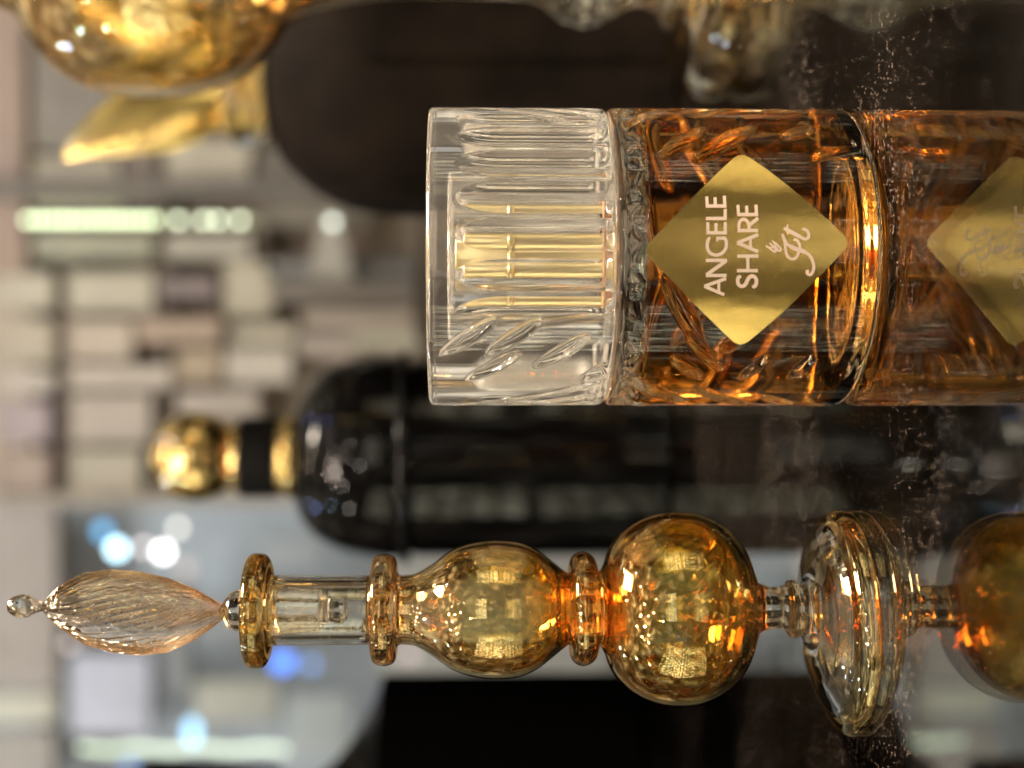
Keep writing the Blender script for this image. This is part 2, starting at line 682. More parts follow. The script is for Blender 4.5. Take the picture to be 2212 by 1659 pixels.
def carved(name, prof_top, prof_bot, z_hi, z_lo, nz, R, nth, depthf, mat, parent, sharp=None):
    """outer wall carved with cuts: prof_top (axis->wall) + carved wall + prof_bot (wall->axis)"""
    th = np.arange(nth) * 2 * PI / nth
    zs = np.linspace(z_hi, z_lo, nz)
    TH, Z = np.meshgrid(th, zs)
    Rr = R - depthf(TH, Z)
    V, rows = [], []
    for r, z in prof_top:
        if r < 1e-7:
            rows.append(('p', len(V)))
            V.append((0, 0, z))
        else:
            rows.append(('r', len(V)))
            V += [(r * math.sin(a), -r * math.cos(a), z) for a in th]
    for i in range(nz):
        rows.append(('r', len(V)))
        V += list(zip((Rr[i] * np.sin(th)).tolist(), (-Rr[i] * np.cos(th)).tolist(), [float(zs[i])] * nth))
    for r, z in prof_bot:
        if r < 1e-7:
            rows.append(('p', len(V)))
            V.append((0, 0, z))
        else:
            rows.append(('r', len(V)))
            V += [(r * math.sin(a), -r * math.cos(a), z) for a in th]
    Fs = []
    for a, b in zip(rows[:-1], rows[1:]):
        for k in range(nth):
            k2 = (k + 1) % nth
            if a[0] == 'p':
                Fs.append((a[1], b[1] + k, b[1] + k2))
            elif b[0] == 'p':
                Fs.append((a[1] + k, b[1], a[1] + k2))
            else:
                Fs.append((a[1] + k, b[1] + k, b[1] + k2, a[1] + k2))
    return mesh_obj(name, V, Fs, mat, parent, True, sharp)


# --- cap
z_arch = zpx(985, YP)
leaves_cap = []
for (ys, xs) in ((742, 1010), (742, 1100), (770, 1195), (800, 1290), (800, 1060)):
    s = (558.5 - ys) / 322.0
    leaves_cap.append((math.asin(max(-.99, min(.99, s))), zpx(xs, YP), 0.0085, 0.0020, math.radians(-52)))
for k in range(4):
    leaves_cap.append((math.radians(-72 - 9 * k), zpx(1120 + 15 * k, YP), 0.024, 0.0018, math.radians(-62)))
    leaves_cap.append((math.radians(66 + 10 * k), zpx(1130, YP), 0.024, 0.0018, math.radians(62)))


def cap_depth(TH, Z):
    f = leaf_field(TH, Z, RP, leaves_cap) * 0.0014
    dt = (TH + PI) % (2 * PI) - PI
    sp = 2 * PI / 26
    ph = ((TH + sp * 0.3) % sp) - sp / 2
    v = ph * RP / 0.0039
    over = np.maximum(0, (Z - (z_arch - 0.011)) / 0.011)
    fl = np.maximum(0, 1 - v * v - over * over)
    side = ((dt < math.radians(-24)) & (dt > math.radians(-110))) | ((dt > math.radians(62)) & (dt < math.radians(100)))
    amp = np.where(np.abs(dt) < 1.2, 0.0013, 0.0019)
    return f + np.where(side, 0, fl * amp)


rc = RP - 0.0002
ptop = rounded([(0, zc_top), (rc * 0.5, zc_top), (rc, zc_top), (rc, zc_top - 0.004)], 0.0016, 6)[:-1]
rcav = 0.0150
z_cav = zpx(968, YP)
pbot = rounded([(rc, zc_bot + 0.003), (rc - 0.0002, zc_bot), (rcav, zc_bot), (rcav, z_cav), (0, z_cav)], 0.0012, 5)
capm = glass('cap_glass', (0.994, 0.988, 0.975), rough=0.012, ior=1.49)
_t = capm.node_tree
_g = [n for n in _t.nodes if n.type == 'BSDF_GLASS'][0]
_o = [n for n in _t.nodes if n.type == 'OUTPUT_MATERIAL'][0]
_d = N(_t, 'ShaderNodeBsdfTranslucent')
_d.inputs[0].default_value = (0.92, 0.84, 0.74, 1)
_d2 = N(_t, 'ShaderNodeBsdfDiffuse')
_d2.inputs[0].default_value = (0.92, 0.84, 0.74, 1)
_m1 = N(_t, 'ShaderNodeMixShader')
_m1.inputs[0].default_value = 0.5
_m2 = N(_t, 'ShaderNodeMixShader')
_m2.inputs[0].default_value = 0.05
_t.links.new(_d.outputs[0], _m1.inputs[1])
_t.links.new(_d2.outputs[0], _m1.inputs[2])
_t.links.new(_g.outputs[0], _m2.inputs[1])
_t.links.new(_m1.outputs[0], _m2.inputs[2])
_t.links.new(_m2.outputs[0], _o.inputs['Surface'])
carved('cap', ptop, pbot[1:], zc_top - 0.0018, zc_bot + 0.0022, 190, rc, 780, cap_depth, capm, ROOTP)

GOLD = principled('polished_gold', (0.95, 0.70, 0.26), 0.16, 1.0)
SLEEVE = principled('pale_brushed_gold', (0.98, 0.80, 0.42), 0.28, 1.0, noise_scale=220, noise_amt=0.06)
zst = zpx(982, YP)
zring = zpx(1096, YP)
zsb = zpx(1290, YP)
rs = 0.0086
sl = lathe('pump_sleeve', rounded([(0, zst), (rs, zst), (rs, zring + .0006), (rs + .0006, zring + .0003), (rs + .0006, zring - .0006),
                                   (rs, zring - .0010), (rs, zsb), (rs + .003, zsb - .0003), (rs + .003, zb_top + .0002), (0, zb_top + .0002)], 0.0006, 3),
           SLEEVE, ROOTP, 96)
lathe('pump_gasket', rounded([(rs + .0031, zsb + .0004), (rs + .0052, zsb + .0003), (rs + .0052, zb_top + .0003), (rs + .0031, zb_top + .0003)], .0004, 3),
      principled('amber_gasket', (0.45, 0.22, 0.10), 0.4), ROOTP, 64)

# --- body: thick cut crystal, outer surface only (the liquid fills the hollow completely)
leaves_b = []
for i in range(12):
    t0 = math.radians(64 + i * 21.0)
    for j in range(3):
        z0 = zb_top - 0.012 - 0.0175 * j
        sgn = 1 if (t0 < PI) else -1
        leaves_b.append((t0 + 0.12 * j * sgn, z0, 0.0120, 0.0023, math.radians(-48 * sgn)))
# rounded cuts next to the label
leaves_f = []
for (xs, ys, ang, L, Wd) in ((1438, 345, 134, .0085, .0025), (1522, 345, 130, .0110, .0026), (1672, 322, 120, .0050, .0020), (1725, 365, 125, .0055, .0018),
                             (1430, 690, 30, .0105, .0024), (1535, 748, 140, .0042, .0018), (1450, 800, 45, .0060, .0020), (1680, 800, 150, .0050, .0018),
                             (1480, 770, 40, .0080, .0018), (1585, 800, 145, .0052, .0018)):
    s = (558.5 - ys) / 322.0
    leaves_f.append((math.asin(s), zpx(xs, YP), L, Wd, math.radians(ang)))


def body_depth(TH, Z):
    f = leaf_field(TH, Z, RP, leaves_b) * 0.0016
    f = f + leaf_field(TH, Z, RP, leaves_f) * 0.0024
    # scalloped shoulder and foot
    dt = (TH + PI) % (2 * PI) - PI
    back = np.clip((np.abs(dt) - 1.15) / 0.25, 0, 1)
    zz = np.clip((Z - (zb_top - 0.007)) / 0.005, 0, 1)
    f = f + 0.0011 * np.abs(np.sin(TH * 13)) * zz * np.clip((zb_top - 0.0016 - Z) / 0.001, 0, 1)
    zf = np.clip((0.012 - Z) / 0.008, 0, 1)
    f = f + 0.0007 * back * np.abs(np.sin(TH * 9 + 1)) * zf
    return f


zs_ = zb_top
ptopb = rounded([(0, zs_), (0.012, zs_), (RP - 0.0005, zs_), (RP, zs_ - 0.002)], 0.0012, 5)[:-1]
pbotb = rounded([(RP, 0.0125), (RP, 0.0), (RP * 0.5, 0.0), (RP * 0.45, 0.0018), (0, 0.0026)], 0.0042, 10)
bodym = glass('bottle_crystal', (0.992, 0.985, 0.965), ior=1.5, wob=0.00003, wscale=90, stretch=(1, 1, 0.4))
carved('bottle_glass', ptopb, pbotb[1:], zs_ - 0.0016, 0.0128, 210, RP, 780, body_depth, bodym, ROOTP)

# --- liquid
m, t, o = newmat('amber_perfume')
g = N(t, 'ShaderNodeBsdfGlass')
g.inputs['IOR'].default_value = 1.365 / 1.5
g.inputs['Color'].default_value = (1.0, 0.97, 0.90, 1)
tcn = N(t, 'ShaderNodeTexCoord')
nn = N(t, 'ShaderNodeTexNoise')
nn.inputs['Scale'].default_value = 68
nn.inputs['Detail'].default_value = 1.5
bp = N(t, 'ShaderNodeBump')
bp.inputs['Distance'].default_value = 0.0013
bp.inputs['Strength'].default_value = 1.0
t.links.new(tcn.outputs['Object'], nn.inputs['Vector'])
t.links.new(nn.outputs[0], bp.inputs['Height'])
t.links.new(bp.outputs[0], g.inputs['Normal'])
va = N(t, 'ShaderNodeVolumeAbsorption')
va.inputs['Color'].default_value = (0.998, 0.69, 0.02, 1)
va.inputs['Density'].default_value = 42.0
t.links.new(g.outputs[0], o.inputs['Surface'])
t.links.new(va.outputs[0], o.inputs['Volume'])
rl = 0.0338
zl_top = zpx(1362, YP)
zl_bot = 0.0043
scal = lambda th, z, r: r * (1 + 0.035 * np.abs(np.sin(th * 10)) * (1 if z > zl_top - 0.006 or z < zl_bot + 0.004 else 0.45) * np.clip((np.abs((th + PI) % (2 * PI) - PI) - 0.9) / 0.4, 0, 1))
prl = rounded([(0, zl_top), (rl, zl_top), (rl, zl_bot), (0, zl_bot + 0.0008)], 0.0026, 8)
# more rows along the wall
pl2 = []
for a, b_ in zip(prl[:-1], prl[1:]):
    n_ = max(1, int(abs(a[1] - b_[1]) / 0.0012))
    for k in range(n_):
        pl2.append((a[0] + (b_[0] - a[0]) * k / n_, a[1] + (b_[1] - a[1]) * k / n_))
pl2.append(prl[-1])
lathe('amber_liquid', pl2, m, ROOTP, 360, disp=scal)


# --- label plate
def hit(xi, yi, R):
    """where the sight line of a picture point meets the bottle's wall -> (theta, z)"""
    d = ray(xi, yi)
    ox, oy = -CXP, -YP
    A = d.x ** 2 + d.y ** 2
    B = 2 * (ox * d.x + oy * d.y)
    Cc = ox * ox + oy * oy - R * R
    tt = (-B - math.sqrt(max(0, B * B - 4 * A * Cc))) / (2 * A)
    x, y, z = ox + d.x * tt, oy + d.y * tt, H + d.z * tt
    return math.atan2(x, -y), z


corn = [hit(*c, RP) for c in ((1386, 541), (1600, 330), (1839, 524), (1598, 750))]
ctr = (sum(c[0] for c in corn) / 4, sum(c[1] for c in corn) / 4)
bd = []
for i in range(4):
    a, b_, c = [Vector((corn[(i + k) % 4][0] * RP, corn[(i + k) % 4][1])) for k in (-1, 0, 1)]
    r = 0.0030
    p, q = b_ + (a - b_).normalized() * r, b_ + (c - b_).normalized() * r
    nx = b_ + (c - b_) * 0.5
    for k in range(9):
        s = k / 8
        bd.append(p.lerp(b_, s).lerp(b_.lerp(q, s), s))
    e = c + (b_ - c).normalized() * r
    for k in range(1, 14):
        bd.append(q.lerp(e, k / 14))
nb = len(bd)
V, Fs = [], []
cc = Vector((ctr[0] * RP, ctr[1]))


def wrap(v, R):
    return (R * math.sin(v.x / RP), -R * math.cos(v.x / RP), v.y)


RL = RP + 0.00030
rings = 16
V.append(wrap(cc, RL))
for j in range(1, rings + 1):
    for v in bd:
        V.append(wrap(cc.lerp(v, j / rings), RL))
for v in bd:
    V.append(wrap(v, RP + 0.00004))
for v in bd:
    V.append(wrap(cc.lerp(v, 0.5), RP + 0.00004))
V.append(wrap(cc, RP + 0.00004))
for k in range(nb):
    k2 = (k + 1) % nb
    Fs.append((0, 1 + k, 1 + k2))
    for j in range(rings + 1):
        Fs.append((1 + j * nb + k, 1 + (j + 1) * nb + k, 1 + (j + 1) * nb + k2, 1 + j * nb + k2))
    Fs.append((1 + (rings + 1) * nb + k, len(V) - 1, 1 + (rings + 1) * nb + k2))
m, t, o = newmat('brushed_gold_label')
b = N(t, 'ShaderNodeBsdfPrincipled')
b.inputs['Metallic'].default_value = 1.0
b.inputs['Base Color'].default_value = (0.92, 0.64, 0.20, 1)
b.inputs['Roughness'].default_value = 0.24
tcn = N(t, 'ShaderNodeTexCoord')
nn = N(t, 'ShaderNodeTexNoise')
nn.inputs['Scale'].default_value = 75
nn.inputs['Detail'].default_value = 2
nf = N(t, 'ShaderNodeTexNoise')
nf.inputs['Scale'].default_value = 2500
mpn = N(t, 'ShaderNodeMapping')
mpn.inputs['Scale'].default_value = (1, 1, 0.5)
ad = N(t, 'ShaderNodeMath', operation='MULTIPLY_ADD')
ad.inputs[1].default_value = 0.02
bp = N(t, 'ShaderNodeBump')
bp.inputs['Distance'].default_value = 0.00055
t.links.new(tcn.outputs['Object'], mpn.inputs[0])
t.links.new(mpn.outputs[0], nn.inputs['Vector'])
t.links.new(tcn.outputs['Object'], nf.inputs['Vector'])
t.links.new(nf.outputs[0], ad.inputs[0])
t.links.new(nn.outputs[0], ad.inputs[2])
t.links.new(ad.outputs[0], bp.inputs['Height'])
t.links.new(bp.outputs[0], b.inputs['Normal'])
t.links.new(b.outputs[0], o.inputs[0])
lab = mesh_obj('label_plate', V, Fs, m, ROOTP, True, 50)

# --- lettering, traced stroke by stroke: (points, stroke width, curved)
T = []
W0 = 46
st = lambda pts, w=W0, cv=False: T.append((pts, w, cv))
# ANGELE
st([(118, 1392), (425, 1283)]); st([(118, 1392), (400, 1512)]); st([(322, 1325), (322, 1472)], 38)
st([(140, 1240), (432, 1240)]); st([(148, 1232), (425, 1035)], 50); st([(140, 1028), (438, 1028)])
st([(195, 700), (165, 755), (158, 840), (190, 915), (255, 950), (320, 948), (385, 910), (425, 840), (428, 770), (415, 712)], W0, True)
st([(425, 716), (292, 716)], 44); st([(300, 700), (300, 762)], 30)
st([(145, 640), (436, 640)]); st([(166, 640), (166, 490)], 42); st([(282, 640), (282, 505)], 42); st([(413, 640), (413, 490)], 44)
st([(140, 440), (436, 440)]); st([(412, 440), (412, 305)], 44)
st([(138, 265), (430, 265)]); st([(158, 265), (150, 132)], 42); st([(274, 265), (268, 142)], 42); st([(408, 265), (400, 122)], 44)
# SHARE
st([(640, 1252), (600, 1268), (590, 1320), (605, 1370), (650, 1392), (695, 1368), (728, 1305), (765, 1258), (812, 1250), (850, 1290), (852, 1350), (832, 1392), (795, 1398)], 50, True)
st([(580, 1172), (875, 1172)]); st([(585, 968), (882, 968)]); st([(733, 1172), (733, 968)], 44)
st([(584, 782), (880, 668)]); st([(584, 782), (880, 905)]); st([(770, 712), (770, 850)], 38)
st([(588, 608), (878, 608)]); st([(610, 608), (608, 520), (630, 468), (680, 452), (725, 480), (748, 540), (750, 608)], 42, True)
st([(745, 540), (878, 435)], 50)
st([(585, 385), (880, 385)]); st([(600, 385), (592, 250)], 42); st([(722, 385), (715, 262)], 42); st([(855, 385), (848, 248)], 44)
# small script "by"
st([(990, 822), (1045, 858), (1100, 900), (1125, 905), (1128, 880), (1095, 845), (1055, 838)], 27, True)
st([(1042, 780), (1075, 812), (1118, 850), (1125, 838), (1110, 810)], 24, True)
st([(1078, 752), (1100, 775), (1120, 808)], 22, True)
st([(1095, 765), (1150, 812), (1195, 860), (1198, 888), (1170, 892), (1145, 862), (1130, 835)], 27, True)
# large script initials
st([(1222, 655), (1245, 725), (1285, 790), (1345, 838), (1430, 872), (1520, 900), (1600, 950), (1650, 1030), (1668, 1110), (1655, 1180), (1622, 1228), (1588, 1222), (1572, 1190), (1600, 1168)], 40, True)
st([(1300, 806), (1400, 862), (1500, 892), (1560, 925)], 58, True)
st([(1240, 715), (1258, 800), (1270, 900), (1300, 970), (1350, 1008), (1400, 1000), (1440, 955), (1462, 890), (1468, 820), (1445, 765), (1410, 738), (1378, 745)], 36, True)
st([(1244, 572), (1320, 620), (1400, 660), (1480, 705), (1545, 730), (1590, 705), (1592, 650), (1560, 605), (1505, 585)], 40, True)
st([(1250, 580), (1330, 622), (1420, 670), (1500, 712)], 54, True)
st([(1302, 525), (1288, 575), (1292, 620), (1306, 662)], 26, True)
V, Fs = [], []
for idx, (pts, w, cv) in enumerate(T):
    pp = [np.array(p, float) for p in pts]
    if cv:
        pp = catmull(pp, 6)
    else:
        a, b_ = pp
        pp = [a + (b_ - a) * k / 8 for k in range(9)]
    hw = w / 2
    base = len(V)
    lift = RP + 0.00036 + idx * 0.0000035
    npp = len(pp)
    for i, p in enumerate(pp):
        tdir = pp[min(i + 1, npp - 1)] - pp[max(i - 1, 0)]
        tdir = tdir / (np.linalg.norm(tdir) + 1e-9)
        nrm = np.array((-tdir[1], tdir[0]))
        k = hw
        if cv:
            e = min(i, npp - 1 - i)
            k = hw * (0.55 + 0.45 * min(1, e / 3))
        for s in (-1, 1):
            q = p + nrm * k * s
            th, z = hit(1503.2 + 0.15213 * q[0], 406.0 + 0.15213 * q[1], RP)
            V.append((lift * math.sin(th), -lift * math.cos(th), z))
    for i in range(npp - 1):
        Fs.append((base + 2 * i, base + 2 * i + 1, base + 2 * i + 3, base + 2 * i + 2))
LET = principled('pale_pink_print', (0.86, 0.66, 0.52), 0.45)
mesh_obj('label_lettering', V, Fs, LET, ROOTP, False)

# ================================================================== ORNATE BOTTLE (in focus, left)
YO = 0.3562
CXO = P(1500, 1313.5, YO).x
ROOTO = empty('decanter_bottle', (CXO, YO, 0), 'tall gold lustre blown glass scent bottle with two bulbs and twisted leaf stopper', 'scent bottle')
za = lambda x: zpx(x, YO)
clear_t, amb1, amb2, org = (0.985, 0.975, 0.94), (0.99, 0.955, 0.79), (0.99, 0.935, 0.69), (1.0, 0.78, 0.48)
LUST = lustre('gold_lustre_glass', [
    (0.0, (0.985, 0.975, 0.95), 0.05),
    (za(1650), (0.98, 0.96, 0.90), 0.2), (za(1632), (1.0, 0.70, 0.38), 1.0), (za(1560), (0.99, 0.91, 0.60), 1.0),
    (za(1420), amb2, 1.0), (za(1325), (1.0, 0.80, 0.48), 1.0), (za(1300), org, 1.1), (za(1225), org, 1.1), (za(1190), (0.99, 0.82, 0.48), 1.0),
    (za(1120), amb1, 0.9), (za(1000), amb1, 0.8), (za(900), (0.985, 0.93, 0.78), 0.6), (za(858), (0.98, 0.84, 0.66), 0.8),
    (za(800), (0.98, 0.86, 0.70), 0.8), (za(790), clear_t, 0.10), (za(592), clear_t, 0.10), (za(582), (0.98, 0.86, 0.55), 0.9), (za(520), (0.98, 0.86, 0.55), 0.9)],
    coat=0.17, fleck=0.28)
outer = {
    'neck': [(545, 55), (538, 66), (532, 90), (533, 108), (541, 119), (556, 122), (572, 119), (581, 106), (581, 92), (585, 79), (595, 75), (640, 74.5), (700, 74), (760, 74), (795, 74), (802, 79), (802, 98), (809, 113), (829, 119), (850, 113), (857, 98), (857, 80), (866, 73)],
    'upper_bulb': [(866, 73), (897, 77), (934, 98), (971, 124), (1009, 139), (1061, 147), (1120, 143), (1158, 128), (1195, 101), (1222, 80), (1232, 77), (1231, 95), (1238, 113), (1258, 122), (1280, 113), (1289, 95), (1288, 81), (1298, 82)],
    'lower_bulb': [(1298, 82), (1306, 98), (1318, 130), (1343, 163), (1381, 189), (1425, 204), (1462, 207.5), (1511, 202), (1567, 175), (1604, 134), (1625, 85), (1638, 56), (1655, 47)],
    'foot': [(1655, 47), (1680, 45), (1696, 50), (1705, 61), (1718, 62), (1726, 55), (1735, 62), (1745, 88), (1753, 128), (1762, 165), (1774, 190), (1787, 208)],
    'foot_rim': [(1787, 208), (1796, 228), (1808, 240), (1822, 243), (1836, 239), (1842, 226), (1840, 210), (1830, 198)],
    'foot_underside': [(1830, 198), (1812, 182), (1794, 150), (1780, 110), (1770, 60), (1767, 0)],
}
inner = {
    'lower_bulb': [(1618, 0), (1614, 40), (1606, 80), (1590, 122), (1558, 163), (1511, 190), (1462, 196), (1425, 193), (1381, 178), (1343, 150), (1322, 112), (1310, 76), (1298, 64)],
    'upper_bulb': [(1298, 64), (1258, 60), (1225, 62), (1205, 76), (1190, 92), (1158, 117), (1120, 132), (1061, 137), (1009, 128), (971, 112), (934, 84), (900, 62), (866, 56)],
    'neck': [(866, 56), (840, 55), (800, 55), (700, 55), (600, 55), (560, 54.5), (545, 55)],
}
k_ = YO / F


def owarp(x, y, z):
    s = max(0.0, min(1.0, (za(1690) - z) / (za(1690) - za(1826))))
    s = s * s * (3 - 2 * s)
    x2 = x - 33 * k_ * s
    # the hand-made foot leans: its right side sits higher
    z2 = z
    if z > 0.0001 and z < za(1690):
        z2 = z * (1 + 0.18 * (x / (240 * k_)) * min(1.0, math.hypot(x, y) / (150 * k_)) * max(0, 1 - z / za(1720)))
    return (x2, y, z2)


RIMG = lustre('gold_rim_glass', [(0.0, (0.99, 0.88, 0.66), 1.0), (0.02, (0.99, 0.88, 0.66), 1.0)], coat=0.20, fleck=0.05)
for part in ('neck', 'upper_bulb', 'lower_bulb', 'foot', 'foot_rim', 'foot_underside'):
    profs = [pxprof(outer[part], YO, 6)]
    if part in inner:
        profs.append(pxprof(inner[part], YO, 6))
    lathe(part, profs, RIMG if part == 'foot_rim' else LUST, ROOTO, 160, warp=owarp)

# stopper: plug, neck bead, twisted leaf and finial
STG = glass('ground_glass', (0.985, 0.97, 0.95), rough=0.10, ior=1.5, wob=0.0003, wscale=260)
plug = lathe('stopper', [pxprof([(470, 0), (476, 12), (484, 22), (495, 36), (512, 44), (528, 45), (545, 46), (556, 50), (570, 51.5), (620, 50), (680, 47), (694, 45), (700, 34), (712, 25), (728, 29), (742, 28), (750, 18), (752, 0)], YO, 5)], STG, ROOTO, 96)
NT, NU = 90, 560
LEAFM = lustre('twisted_leaf_glass', [(0.13, (0.99, 0.90, 0.78), 1.2), (0.165, (0.985, 0.94, 0.88), 0.8), (0.22, (0.985, 0.96, 0.93), 0.6)], coat=0.15, fleck=0.5, edge=(1.0, 0.50, 0.18), film=((1.0, 0.90, 0.66), (1.0, 0.68, 0.36)))
topo = [(88, 1302), (104, 1283), (130, 1257), (180, 1230), (240, 1222), (300, 1228), (360, 1243), (420, 1268), (460, 1290), (487, 1306)]
boto = [(88, 1308), (104, 1328), (130, 1353), (180, 1387), (240, 1403), (300, 1408), (360, 1402), (420, 1376), (460, 1348), (487, 1326)]
V, Fs = [], []
xs_ = np.linspace(88, 487, NT * 2)
for i, x in enumerate(xs_):
    yt = np.interp(x, [p[0] for p in topo], [p[1] for p in topo])
    yb = np.interp(x, [p[0] for p in boto], [p[1] for p in boto])
    c = (yt + yb) / 2
    hw = (yb - yt) / 2
    s = (x - 88) / 399
    tw = -0.25 + 0.5 * s
    for k in range(NU):
        a = 2 * PI * k / NU
        rid = 1 - abs(math.sin(16 * a - 25.0 * s + 0.5 * math.sin(5 * s + a))) ** 1.6
        rr = 1 - 0.15 * rid * min(1, hw / 30)
        lx = hw * math.cos(a) * rr
        ly = hw * 0.46 * math.sin(a) * rr
        X = (1313.5 - c) * k_ + lx * k_
        Yy = ly * k_ + lx * k_ * tw
        V.append((X, Yy, za(x)))
for i in range(len(xs_) - 1):
    for k in range(NU):
        k2 = (k + 1) % NU
        Fs.append((i * NU + k, (i + 1) * NU + k, (i + 1) * NU + k2, i * NU + k2))
Fs.append(tuple(range(NU)))
Fs.append(tuple((len(xs_) - 1) * NU + k for k in reversed(range(NU))))
leafo = mesh_obj('twisted_leaf', V, Fs, LEAFM, plug)
bmx = bmesh.new()
bmx.from_mesh(leafo.data)
bmesh.ops.recalc_face_normals(bmx, faces=bmx.faces)
bmx.to_mesh(leafo.data)
bmx.free()
lathe('finial', [pxprof([(16, 0), (18, 10), (26, 17), (40, 22), (56, 22), (68, 18), (80, 12), (92, 9), (98, 0)], YO, 5)], LEAFM, plug, 48,
      warp=lambda x, y, z: (x * (1 + 0.12 * math.sin(9 * math.atan2(y, x) + z * 2500)) + 12 * k_, y, z))

# ================================================================== LARGE LUSTRE BOTTLE (right, cut by the frame)
YB = 0.52
CXB = P(1500, -60, YB).x
ROOTB = empty('decanter_bottle', (CXB, YB, 0), 'large round bellied gold lustre glass bottle cut off by the picture edge', 'scent bottle')
kb = YB / F
zb = lambda x: zpx(x, YB)
LUSB = lustre('large_lustre_glass', [
    (0.0, (0.96, 0.90, 0.80), 0.5), (zb(1540), (0.96, 0.86, 0.70), 0.6), (zb(1500), (0.96, 0.92, 0.86), 0.15), (zb(1440), (0.97, 0.93, 0.87), 0.15), (zb(1180), (0.97, 0.94, 0.88), 0.2),
    (zb(900), (0.98, 0.90, 0.80), 0.5), (zb(640), (0.98, 0.89, 0.76), 0.7), (zb(520), (0.985, 0.94, 0.83), 0.8), (zb(300), (0.985, 0.955, 0.87), 0.8),
    (zb(60), (0.98, 0.90, 0.74), 0.9), (zb(-420), (0.98, 0.95, 0.9), 0.4)], coat=0.20, fleck=0.3, edge=(1.0, 0.55, 0.28), film=((1.0, 0.89, 0.52), (1.0, 0.78, 0.42)))
outb = {
    'neck': [(-330, 60), (-345, 90), (-335, 118), (-318, 125), (-300, 112), (-292, 85), (-280, 78), (-150, 76), (-60, 78), (0, 90), (35, 110), (58, 145)],
    'bulb': [(58, 145), (85, 185), (130, 228), (190, 258), (260, 273), (335, 276), (410, 268), (480, 246), (540, 212), (585, 165), (615, 125), (655, 100), (712, 86), (794, 69), (900, 60), (1040, 60), (1149, 66)],
    'foot': [(1149, 66), (1175, 78), (1192, 92), (1230, 115), (1274, 120), (1312, 106), (1356, 80), (1385, 74), (1410, 84), (1430, 105), (1450, 150), (1462, 195), (1480, 238), (1500, 265), (1528, 278), (1560, 276), (1577, 262), (1572, 250), (1545, 240), (1515, 215), (1495, 170), (1475, 110), (1465, 60), (1462, 0)],
}
innb = {
    'bulb': [(1120, 0), (1100, 30), (1000, 42), (900, 45), (794, 54), (700, 70), (650, 85), (610, 110), (575, 155), (530, 200), (475, 233), (405, 255), (335, 263), (260, 260), (190, 246), (130, 214), (92, 174), (66, 132)],
    'neck': [(66, 132), (40, 96), (0, 74), (-60, 62), (-150, 60), (-280, 60), (-330, 60)],
}
for part in ('neck', 'bulb', 'foot'):
    profs = [pxprof(outb[part], YB, 5)]
    if part in innb:
        profs.append(pxprof(innb[part], YB, 5))
    lathe(part, profs, LUSB, ROOTB, 128)
stb = lathe('stopper', [pxprof([(-560, 0), (-555, 30), (-520, 62), (-470, 74), (-420, 60), (-375, 42), (-340, 56), (-328, 57), (-200, 50), (-190, 0)], YB, 5)], LUSB, ROOTB, 96)

# ================================================================== BROWN BOTTLE WITH GOLD LEAF STOPPER
YR = 0.715
CXR = P(1500, 170, YR).x
ROOTR = empty('brown_bottle', (CXR, YR, 0), 'round shouldered dark brown bottle with gold collar and slanting gold leaf stopper', 'perfume bottle')
kr = YR / F
BROWN = principled('mottled_brown_leather', (0.013, 0.0088, 0.006), 0.8, 0.0, 0.08, noise_scale=38, noise_amt=0.35, bump=0.4)
pr = pxprof([(590, 60), (591, 110), (596, 145), (608, 178), (630, 204), (668, 238), (725, 272), (780, 290), (850, 299), (950, 300), (1200, 300), (1400, 300)], YR, 5)
pr = [(0, zpx(590, YR) + 0.0005)] + pr + rounded([pr[-1], (300 * kr, 0.0), (0, 0.0)], 0.004, 5)[1:]


def seam(th, z, r):
    # one stitched seam down the front
    d = (th - math.asin(-38 / 300.0) + PI) % (2 * PI) - PI
    k = max(0.0, min(1.0, (zpx(800, YR) - z) / 0.02))
    return r - 0.0035 * k * np.exp(-(d * 300 / 7.0) ** 2)


lathe('bottle_body', [pr], BROWN, ROOTR, 400, disp=seam)
col = lathe('collar', [rounded([(0, zpx(484, YR)), (118 * kr, zpx(484, YR)), (140 * kr, zpx(492, YR)), (140 * kr, zpx(520, YR)), (128 * kr, zpx(528, YR)), (128 * kr, zpx(545, YR)), (140 * kr, zpx(552, YR)), (140 * kr, zpx(588, YR)), (0, zpx(588, YR))], 0.0012, 4)],
            GOLD, ROOTR, 120, sharp=45, disp=lambda th, z, r: r * (1 - 0.03 * (np.abs(np.sin(th * 24)) > 0.8)))
lathe('glass_ring', [rounded([(141 * kr, zpx(500, YR)), (152 * kr, zpx(505, YR)), (158 * kr, zpx(540, YR)), (150 * kr, zpx(580, YR)), (141 * kr, zpx(586, YR)), (141 * kr, zpx(500, YR))], 0.001, 4)], CLEAR, ROOTR, 120)
